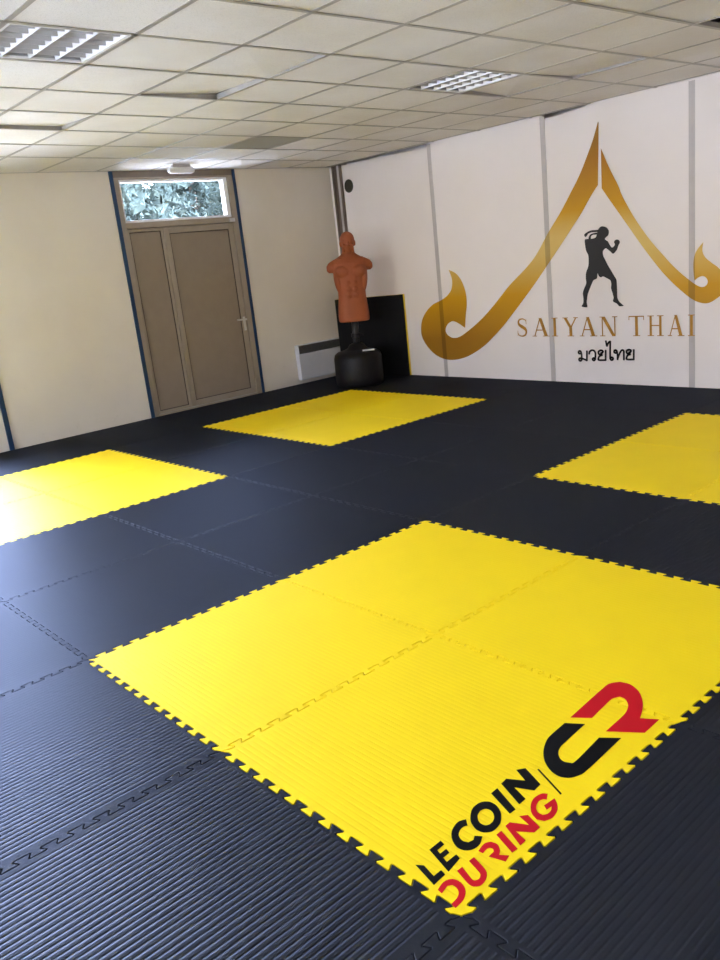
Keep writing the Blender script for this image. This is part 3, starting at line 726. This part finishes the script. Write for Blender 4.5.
# ------------------------------------------------------------------ interlocking foam mats
T = 13; TD = 0.0115
def tab_profile():
    """zig-zag of dovetail tabs along an edge from 0 to 1, both ways from the edge line"""
    p = 1.0 / T; d = 0.0055; c = 0.003; out = [(0.0, 0.0)]
    for i in range(T):
        for (s, a, e) in ((1, i * p, i * p + p / 2), (-1, i * p + p / 2, (i + 1) * p)):
            xa = max(a - d, 0.020 if i == 0 and s == 1 else -1); xe = min(e + d, 0.980)
            y = s * TD
            out += [(xa, y - s * c), (xa + c, y), (xe - c, y), (xe, y - s * c)]
    out.append((1.0, 0.0))
    return out
PROF = tab_profile()
def tile_outline(x0=0.0, y0=0.0, x1=1.0, y1=1.0, left=True, top=True, right=True, bottom=True):
    pts = []
    if bottom: pts += [(x, y) for x, y in PROF[:-1]]
    else: pts += [(x0, y0)]
    if right: pts += [(1.0 + y, x) for x, y in PROF[:-1]]
    else: pts += [(x1, y0)]
    if top: pts += [(x, 1.0 + y) for x, y in PROF[::-1][:-1]]
    else: pts += [(1.0, 1.0)]
    if left: pts += [(y, x) for x, y in PROF[::-1][:-1]]
    else: pts += [(0.0, 1.0), (x0, 1.0), (x0, 0.0)]
    # drop doubles
    out = []
    for p in pts:
        if not out or (Vector(p) - Vector(out[-1])).length > 1e-5: out.append(p)
    if (Vector(out[0]) - Vector(out[-1])).length < 1e-5: out.pop()
    return out
PX = 1.008
def tile_mesh(name, mat, **kw):
    b = MB(); b.poly(inset([(x * PX, y) for x, y in tile_outline(**kw)], 0.0017), 0.0, 0.025, 0.0010)
    o = b.build(name, mat); me = o.data
    bpy.data.objects.remove(o)
    return me
XE = XL + 0.02 + 5.0 - 0.0          # outermost column is trimmed to the wall
ME = {
 ('b', 0, 0): tile_mesh('puzzle_mat', M['black_foam']),
 ('b', 1, 0): tile_mesh('puzzle_mat', M['black_foam'], left=False, x0=-0.105),
 ('b', 0, 1): tile_mesh('puzzle_mat', M['black_foam'], top=False),
 ('b', 1, 1): tile_mesh('puzzle_mat', M['black_foam'], left=False, top=False, x0=-0.105),
 ('y', 0, 0): tile_mesh('puzzle_mat', M['yellow_foam']),
}
YL = {
 (1, 0): 'yellow foam mat printed with black and red lettering, near corner of the largest yellow square',
 (0, 0): 'yellow foam mat at the left corner of the nearest yellow square',
 (0, 1): 'yellow foam mat at the far corner of the nearest yellow square',
 (1, 1): 'yellow foam mat of the nearest square, beyond the big red letter R',
 (-3, 1): 'yellow foam mat at the right corner of the washed-out left yellow square',
 (-4, 1): 'yellow foam mat at the far corner of the left square, nearest the door wall',
 (-3, 0): 'pale glaring yellow foam mat of the left square, nearer one at the picture edge',
 (-4, 0): 'pale sliver of yellow foam mat at the left picture edge, farther side of its square',
 (-4, 3): 'yellow foam mat at the left corner of the back square, nearest the door',
 (-3, 3): 'yellow foam mat at the near corner of the back yellow square',
 (-4, 4): 'yellow foam mat at the far corner of the back square, before the training dummy',
 (-3, 4): 'yellow foam mat at the right corner of the back yellow square',
 (0, 3): 'yellow foam mat at the left corner of the right-hand yellow square',
 (0, 4): 'yellow foam mat of the right-hand square, the one nearest the lettered wall',
 (1, 3): 'sliver of yellow foam mat at the right picture edge in the right-hand square',
 (1, 4): None,
}
BL = {
 (-5, 5): 'black foam mat in the far room corner under the training dummy',
 (-4, 5): 'black foam mat at the foot of the wall below the left gold curl',
 (-3, 5): 'black foam mat at the foot of the wall, left of the Thai writing',
 (-2, 5): 'black foam mat at the foot of the wall below the Thai writing',
 (-1, 5): 'black foam mat at the foot of the wall below the word THAI',
 (0, 5): 'black foam mat at the foot of the wall cut by the right picture edge',
 (-5, 4): 'black foam mat between the door right post and the wall heater',
 (-2, 4): 'black foam mat beside the right corner of the back yellow square',
 (-1, 4): 'black foam mat along the far left half of the right-hand yellow square',
 (-5, 3): 'black foam mat right in front of the brown door leaf',
 (-2, 3): 'black foam mat at the right side of the back square near corner',
 (-1, 3): 'black foam mat at the left tip of the right-hand yellow square',
 (-5, 2): 'black foam mat against the cream wall just left of the door',
 (-4, 2): 'black foam mat between the left square far corner and back square left corner',
 (-3, 2): 'black foam mat between the left square right corner and back square near corner',
 (-2, 2): 'black foam mat in mid-floor right of the left yellow square tip',
 (-1, 2): 'black foam mat between the nearest square far corner and right-hand square left tip',
 (0, 2): 'black foam mat between the nearest and the right-hand yellow squares',
 (1, 2): 'black foam mat cut by the right picture edge between two yellow squares',
 (-5, 1): 'glossy dark mat along the cream wall behind the left yellow square',
 (-2, 1): 'grey-shining black mat along the near edge of left square, right half',
 (-1, 1): 'black foam mat along the far half of nearest square upper left edge',
 (2, 1): 'tiny corner of black mat at the right picture edge past the red R',
 (-2, 0): 'bright bluish-shining black mat below the left square at the picture edge',
 (-1, 0): 'bluish black mat along the near half of nearest square upper left edge',
 (2, 0): 'dark ribbed mat alongside the lettering at the lower right of the picture',
 (-1, -1): 'bluish ribbed mat at the left picture edge level with the nearest square left corner',
 (0, -1): 'boldly ribbed bluish mat below the left corner of the nearest yellow square',
 (1, -1): 'ribbed bluish black mat filling the bottom left foreground',
 (2, -1): 'black mat at the bottom edge touching the nearest square front tip',
}
EXTRA = [(-5, 0), (-5, -1), (-4, -1), (-3, -1), (-2, -1), (-2, -2), (-1, -2), (0, -2), (1, -2), (2, -2), (1, 5), (2, 5), (2, 2), (2, 3), (2, 4), (3, 0), (3, 1), (3, 2), (3, -1), (3, -2)]
letter_tile = None
def lay(i, j, colour, label):
    kind = (colour, 1 if i == -5 else 0, 1 if j == 5 else 0)
    o = bpy.data.objects.new('puzzle_mat', ME[kind]); o.location = (i * PX, j, -0.025)
    COL.objects.link(o)
    if label: tag(o, label, 'mat', 'yellow puzzle mats' if colour == 'y' else 'black puzzle mats')
    else: tag(o, '%s foam puzzle mat lying beyond the edge of the picture' % ('yellow' if colour == 'y' else 'black'), 'mat', '%s puzzle mats beyond the picture' % ('yellow' if colour == 'y' else 'black'))
    return o
for (i, j), l in YL.items():
    o = lay(i, j, 'y', l)
    if (i, j) == (1, 0): letter_tile = o
for (i, j), l in BL.items(): lay(i, j, 'b', l)
for (i, j) in EXTRA: lay(i, j, 'b', None)

# lettering printed on the corner mat
BLACK = [[[(1.826, 0.046), (1.843, 0.058), (1.886, 0.048), (1.886, 0.074), (1.903, 0.07), (1.906, 0.027)]], [[(1.816, 0.107), (1.815, 0.15), (1.831, 0.146), (1.832, 0.119), (1.846, 0.114), (1.846, 0.137), (1.861, 0.132), (1.861, 0.109), (1.878, 0.104), (1.878, 0.139), (1.894, 0.134), (1.903, 0.082)]], [[(1.811, 0.254), (1.802, 0.231), (1.811, 0.199), (1.831, 0.175), (1.86, 0.16), (1.884, 0.163), (1.898, 0.181), (1.899, 0.205), (1.886, 0.231), (1.869, 0.22), (1.877, 0.207), (1.873, 0.191), (1.857, 0.186), (1.838, 0.194), (1.827, 0.211), (1.825, 0.227), (1.83, 0.238)]], [[(1.876, 0.32), (1.884, 0.309), (1.89, 0.297), (1.893, 0.285), (1.894, 0.274), (1.893, 0.263), (1.889, 0.255), (1.883, 0.248), (1.876, 0.243), (1.866, 0.241), (1.856, 0.241), (1.845, 0.245), (1.834, 0.25), (1.823, 0.258), (1.814, 0.268), (1.806, 0.279), (1.799, 0.291), (1.795, 0.303), (1.794, 0.315), (1.795, 0.326), (1.799, 0.336), (1.805, 0.343), (1.813, 0.348), (1.823, 0.35), (1.834, 0.349), (1.845, 0.345), (1.856, 0.339), (1.867, 0.331)], [(1.862, 0.308), (1.866, 0.302), (1.869, 0.296), (1.871, 0.289), (1.871, 0.283), (1.871, 0.278), (1.869, 0.273), (1.866, 0.269), (1.861, 0.267), (1.857, 0.266), (1.851, 0.266), (1.845, 0.268), (1.839, 0.271), (1.834, 0.275), (1.829, 0.28), (1.824, 0.286), (1.821, 0.293), (1.819, 0.299), (1.818, 0.305), (1.819, 0.311), (1.821, 0.316), (1.824, 0.32), (1.828, 0.322), (1.833, 0.323), (1.839, 0.323), (1.845, 0.321), (1.851, 0.318), (1.857, 0.313)]], [[(1.794, 0.379), (1.793, 0.407), (1.886, 0.368), (1.885, 0.345)]], [[(1.789, 0.43), (1.786, 0.456), (1.832, 0.483), (1.783, 0.506), (1.798, 0.529), (1.874, 0.496), (1.877, 0.464), (1.826, 0.44), (1.88, 0.42), (1.881, 0.391)]], [[(1.828, 0.545), (1.829, 0.55), (1.941, 0.5), (1.941, 0.494)]], [[(1.753, 0.789), (1.804, 0.822), (1.812, 0.703), (1.816, 0.674), (1.827, 0.648), (1.846, 0.629), (1.864, 0.623), (1.881, 0.629), (1.888, 0.647), (1.876, 0.786), (1.927, 0.824), (1.936, 0.634), (1.932, 0.597), (1.919, 0.571), (1.894, 0.558), (1.861, 0.564), (1.822, 0.589), (1.789, 0.628), (1.764, 0.679), (1.757, 0.721)]]]
RED = [[[(1.923, 0.022), (1.917, 0.049), (1.924, 0.068), (1.939, 0.075), (1.96, 0.072), (1.978, 0.059), (1.989, 0.038), (1.992, 0.008), (1.977, 0.01), (1.974, 0.034), (1.965, 0.049), (1.952, 0.056), (1.939, 0.056), (1.932, 0.046), (1.938, 0.02)]], [[(1.917, 0.098), (1.918, 0.116), (1.961, 0.101), (1.971, 0.103), (1.974, 0.113), (1.968, 0.125), (1.956, 0.131), (1.917, 0.142), (1.918, 0.16), (1.963, 0.147), (1.98, 0.135), (1.989, 0.117), (1.99, 0.097), (1.98, 0.085), (1.965, 0.084)]], [[(1.912, 0.184), (1.907, 0.214), (1.915, 0.23), (1.933, 0.233), (1.95, 0.222), (1.96, 0.207), (1.98, 0.221), (1.986, 0.199), (1.944, 0.186), (1.943, 0.207), (1.935, 0.214), (1.927, 0.212), (1.923, 0.203), (1.926, 0.185)]], [[(1.909, 0.259), (1.91, 0.278), (1.981, 0.253), (1.979, 0.234)]], [[(1.906, 0.3), (1.906, 0.318), (1.95, 0.342), (1.91, 0.353), (1.924, 0.371), (1.976, 0.353), (1.977, 0.328), (1.938, 0.301), (1.978, 0.29), (1.979, 0.267)]], [[(1.913, 0.475), (1.9, 0.464), (1.896, 0.436), (1.907, 0.407), (1.928, 0.383), (1.952, 0.372), (1.971, 0.38), (1.979, 0.403), (1.973, 0.433), (1.958, 0.455), (1.938, 0.471), (1.934, 0.429), (1.949, 0.42), (1.951, 0.439), (1.959, 0.426), (1.961, 0.409), (1.954, 0.396), (1.937, 0.397), (1.921, 0.412), (1.913, 0.435), (1.917, 0.449), (1.925, 0.454)]], [[(1.749, 0.826), (1.734, 1.025), (1.735, 1.075), (1.755, 1.105), (1.79, 1.11), (1.835, 1.086), (1.873, 1.042), (1.897, 0.999), (1.916, 0.951), (1.964, 0.98), (1.966, 0.89), (1.874, 0.827), (1.869, 0.932), (1.861, 0.971), (1.847, 0.999), (1.824, 1.021), (1.803, 1.024), (1.793, 1.005), (1.791, 0.98), (1.802, 0.864)]]]
FL = Matrix.Identity(4)
CURVED = {('black', 2), ('black', 3), ('black', 7), ('red', 0), ('red', 1), ('red', 2), ('red', 5), ('red', 6)}
def isl(shape, k, rnd):
    out = []
    for ol in shape:
        pts = [Vector((x - PX, y)) for x, y in ol]
        ctrl = []
        for i, p in enumerate(pts):
            a = (p - pts[i - 1]).normalized(); c = (pts[(i + 1) % len(pts)] - p).normalized()
            ctrl.append(p)
            if a.dot(c) < 0.70 or not rnd: ctrl.append('c')
        out.append(catmull(ctrl, 6 if rnd else 1))
    return out
for shapes, mt, what in ((BLACK, 'print_black', 'black'), (RED, 'print_red', 'red')):
    for k, shp in enumerate(shapes):
        last = k == len(shapes) - 1
        nm = 'printed_emblem' if last else ('divider' if what == 'black' and k == 6 else 'letter')
        flat_print(nm, [isl(shp, k, ((what, k) in CURVED))], 0.0006, M[mt], letter_tile, FL, Vector((0, 0, 0.0254)))['label'] = '%s printed %s' % (what, nm.replace('printed_', ''))

# a spare mat standing across the corner behind the dummy
p0 = Vector((-4.935, 5.665, 0.001)); p1 = Vector((-4.025, 5.962, 0.001))
ang = math.atan2(p1.y - p0.y, p1.x - p0.x); Ls = (p1 - p0).length
slab = empty('foam_slab', p0, rotz=ang); tag(slab, 'black foam slab with yellow back standing upright against the wall behind the dummy', 'foam slab')
b = MB(); b.box(0, Ls, 0.0, 0.018, 0, 0.975); b.build('front_layer', M['plain_black_foam'], slab, bevel=0.003)
b = MB(); b.box(0, Ls + 0.012, 0.018, 0.034, 0, 0.977); o = b.build('back_layer', M['plain_yellow_foam'], slab, bevel=0.003); o['label'] = 'yellow back layer'

# ------------------------------------------------------------------ outdoors
b = MB(); b.box(-40, 30, -30, 40, -0.5, -0.25)
struct(b.build('ground', M['ground']))
def tree(x, y, h, seed, label, wide=1.0):
    r = random.Random(seed)
    t = empty('tree', (x, y, -0.25)); tag(t, label, 'tree', 'trees outside the door')
    b = MB(); b.tube((0, 0, 0), (0, 0, h * 0.92), 0.16, 10, 0.03)
    f = MB()
    for k in range(64):
        z = 0.9 + (h - 1.0) * (k / 63.0); R_ = (1.0 - (z / h) ** 4) * 1.30 * wide + 0.2
        a = k * 2.4 + r.uniform(-.3, .3); L = R_ * r.uniform(0.75, 1.1)
        d = Vector((math.cos(a), math.sin(a), 0)); dr = r.uniform(0.15, 0.45)
        b.tube((0, 0, z), d * L * 0.8 + Vector((0, 0, z - dr * 0.6 * L)), 0.022, 6, 0.006)
        for q in range(7):
            p = d * L * (0.2 + 0.12 * q) + Vector((0, 0, z - dr * L * (0.2 + 0.12 * q) ** 2))
            nv = bmesh.ops.create_icosphere(f.bm, subdivisions=1, radius=0.13, matrix=Matrix.Translation(p))['verts']
            for v in nv: v.co += Vector((r.gauss(0, .05), r.gauss(0, .05), r.gauss(0, .05)))
        for q in range(int(230 * L)):
            u = r.uniform(0.18, 1.0)
            p = d * L * u + Vector((r.gauss(0, .15), r.gauss(0, .15), z - dr * L * u * u + r.gauss(0, .09)))
            s = r.uniform(0.035, 0.085); ax = Vector((r.gauss(0, 1), r.gauss(0, 1), r.gauss(-.6, .6))).normalized(); sd = ax.orthogonal().normalized()
            sd = Matrix.Rotation(r.uniform(0, 6.28), 3, ax) @ sd
            f.quad(p - ax * s, p + sd * s * .35, p + ax * s, p - sd * s * .35)
    b.build('trunk', M['bark'], t)
    f.build('foliage', M['foliage'], t)
tree(-11.2, 6.1, 5.6, 11, 'pale green drooping tree seen through the left of the transom')
tree(-15.6, 10.4, 6.4, 12, 'pale tree seen through the middle of the transom, set back between two nearer trees')
tree(-11.2, 9.5, 5.9, 13, 'bluish green drooping tree seen through the right of the transom')

tree(-21.0, 13.2, 8.0, 14, 'tall dark tree farthest back behind the other trees outside', 1.9)

# ------------------------------------------------------------------ daylight
w = bpy.data.worlds.new('sky'); scene.world = w; w.use_nodes = True
nt = w.node_tree; bg = nt.nodes['Background']
tc = N(nt, 'ShaderNodeTexCoord'); sx = N(nt, 'ShaderNodeSeparateXYZ'); nt.links.new(tc.outputs['Generated'], sx.inputs[0])
c_blue = ramp(nt, sx.outputs['Z'], [(0.0, (3.3, 3.65, 4.9)), (0.3, (2.9, 3.45, 4.9)), (1.0, (0.46, 0.64, 1.0))])
c_warm = ramp(nt, sx.outputs['Z'], [(0.0, (0.86, 0.79, 0.73)), (0.4, (0.80, 0.80, 0.88)), (1.0, (0.46, 0.64, 1.0))])
side = N(nt, 'ShaderNodeMapRange', interpolation_type='SMOOTHSTEP'); nt.links.new(sx.outputs['Y'], side.inputs['Value'])
side.inputs['From Min'].default_value = 0.3; side.inputs['From Max'].default_value = -0.7       # hazier, paler towards -y
mxs = N(nt, 'ShaderNodeMix', data_type='RGBA'); nt.links.new(side.outputs[0], mxs.inputs[0]); nt.links.new(c_blue, mxs.inputs[6]); nt.links.new(c_warm, mxs.inputs[7])
c = mxs.outputs[2]
nt.links.new(c, bg.inputs['Color']); bg.inputs['Strength'].default_value = 5.0
def portal(name, loc, rot, sx_, sy_):
    l = bpy.data.lights.new(name, 'AREA'); l.shape = 'RECTANGLE'; l.size = sx_; l.size_y = sy_
    l.cycles.is_portal = True
    o = bpy.data.objects.new(name, l); o.location = loc; o.rotation_euler = rot; COL.objects.link(o)
sun = bpy.data.lights.new('sun', 'SUN'); sun.energy = 13.0; sun.angle = 0.01; sun.color = (1.0, 0.92, 0.82)
so = bpy.data.objects.new('sun', sun); so.location = (0, 20, 20); so.rotation_euler = Vector((0.12, 0.75, 0.8)).to_track_quat('Z', 'Y').to_euler(); COL.objects.link(so)
portal('window_daylight', (XL - 0.16, (W2Y0 + W2Y1) / 2, (W2Z0 + W2Z1) / 2), (0, -PI / 2, 0), W2Z1 - W2Z0, W2Y1 - W2Y0)
portal('transom_daylight', (XL - 0.13, 3.78, 2.275), (0, -PI / 2, 0), 0.42, 1.3)
for a, c_ in W3: portal('rear_daylight', ((a + c_) / 2, YF - 0.16, (W3Z0 + W3Z1) / 2), (PI / 2, 0, 0), c_ - a, W3Z1 - W3Z0)

# ------------------------------------------------------------------ camera
cam = bpy.data.cameras.new('camera'); cam.sensor_fit = 'VERTICAL'; cam.sensor_height = 24.0; cam.lens = 816.055 * 24.0 / 960.0
cam.clip_start = 0.05; cam.clip_end = 200
co = bpy.data.objects.new('camera', cam); co.location = (3.1016, -1.0789, 1.4615); co.rotation_euler = (1.303847, 0.107346, 0.836978)
COL.objects.link(co); scene.camera = co
vs = scene.view_settings
scene.display_settings.display_device = 'sRGB'
vs.view_transform = 'Standard'; vs.look = 'None'; vs.gamma = 1.0; vs.use_curve_mapping = False
vs.exposure = 1.66
scene.cycles.max_bounces = 10; scene.cycles.diffuse_bounces = 7; scene.cycles.glossy_bounces = 4; scene.cycles.transparent_max_bounces = 12
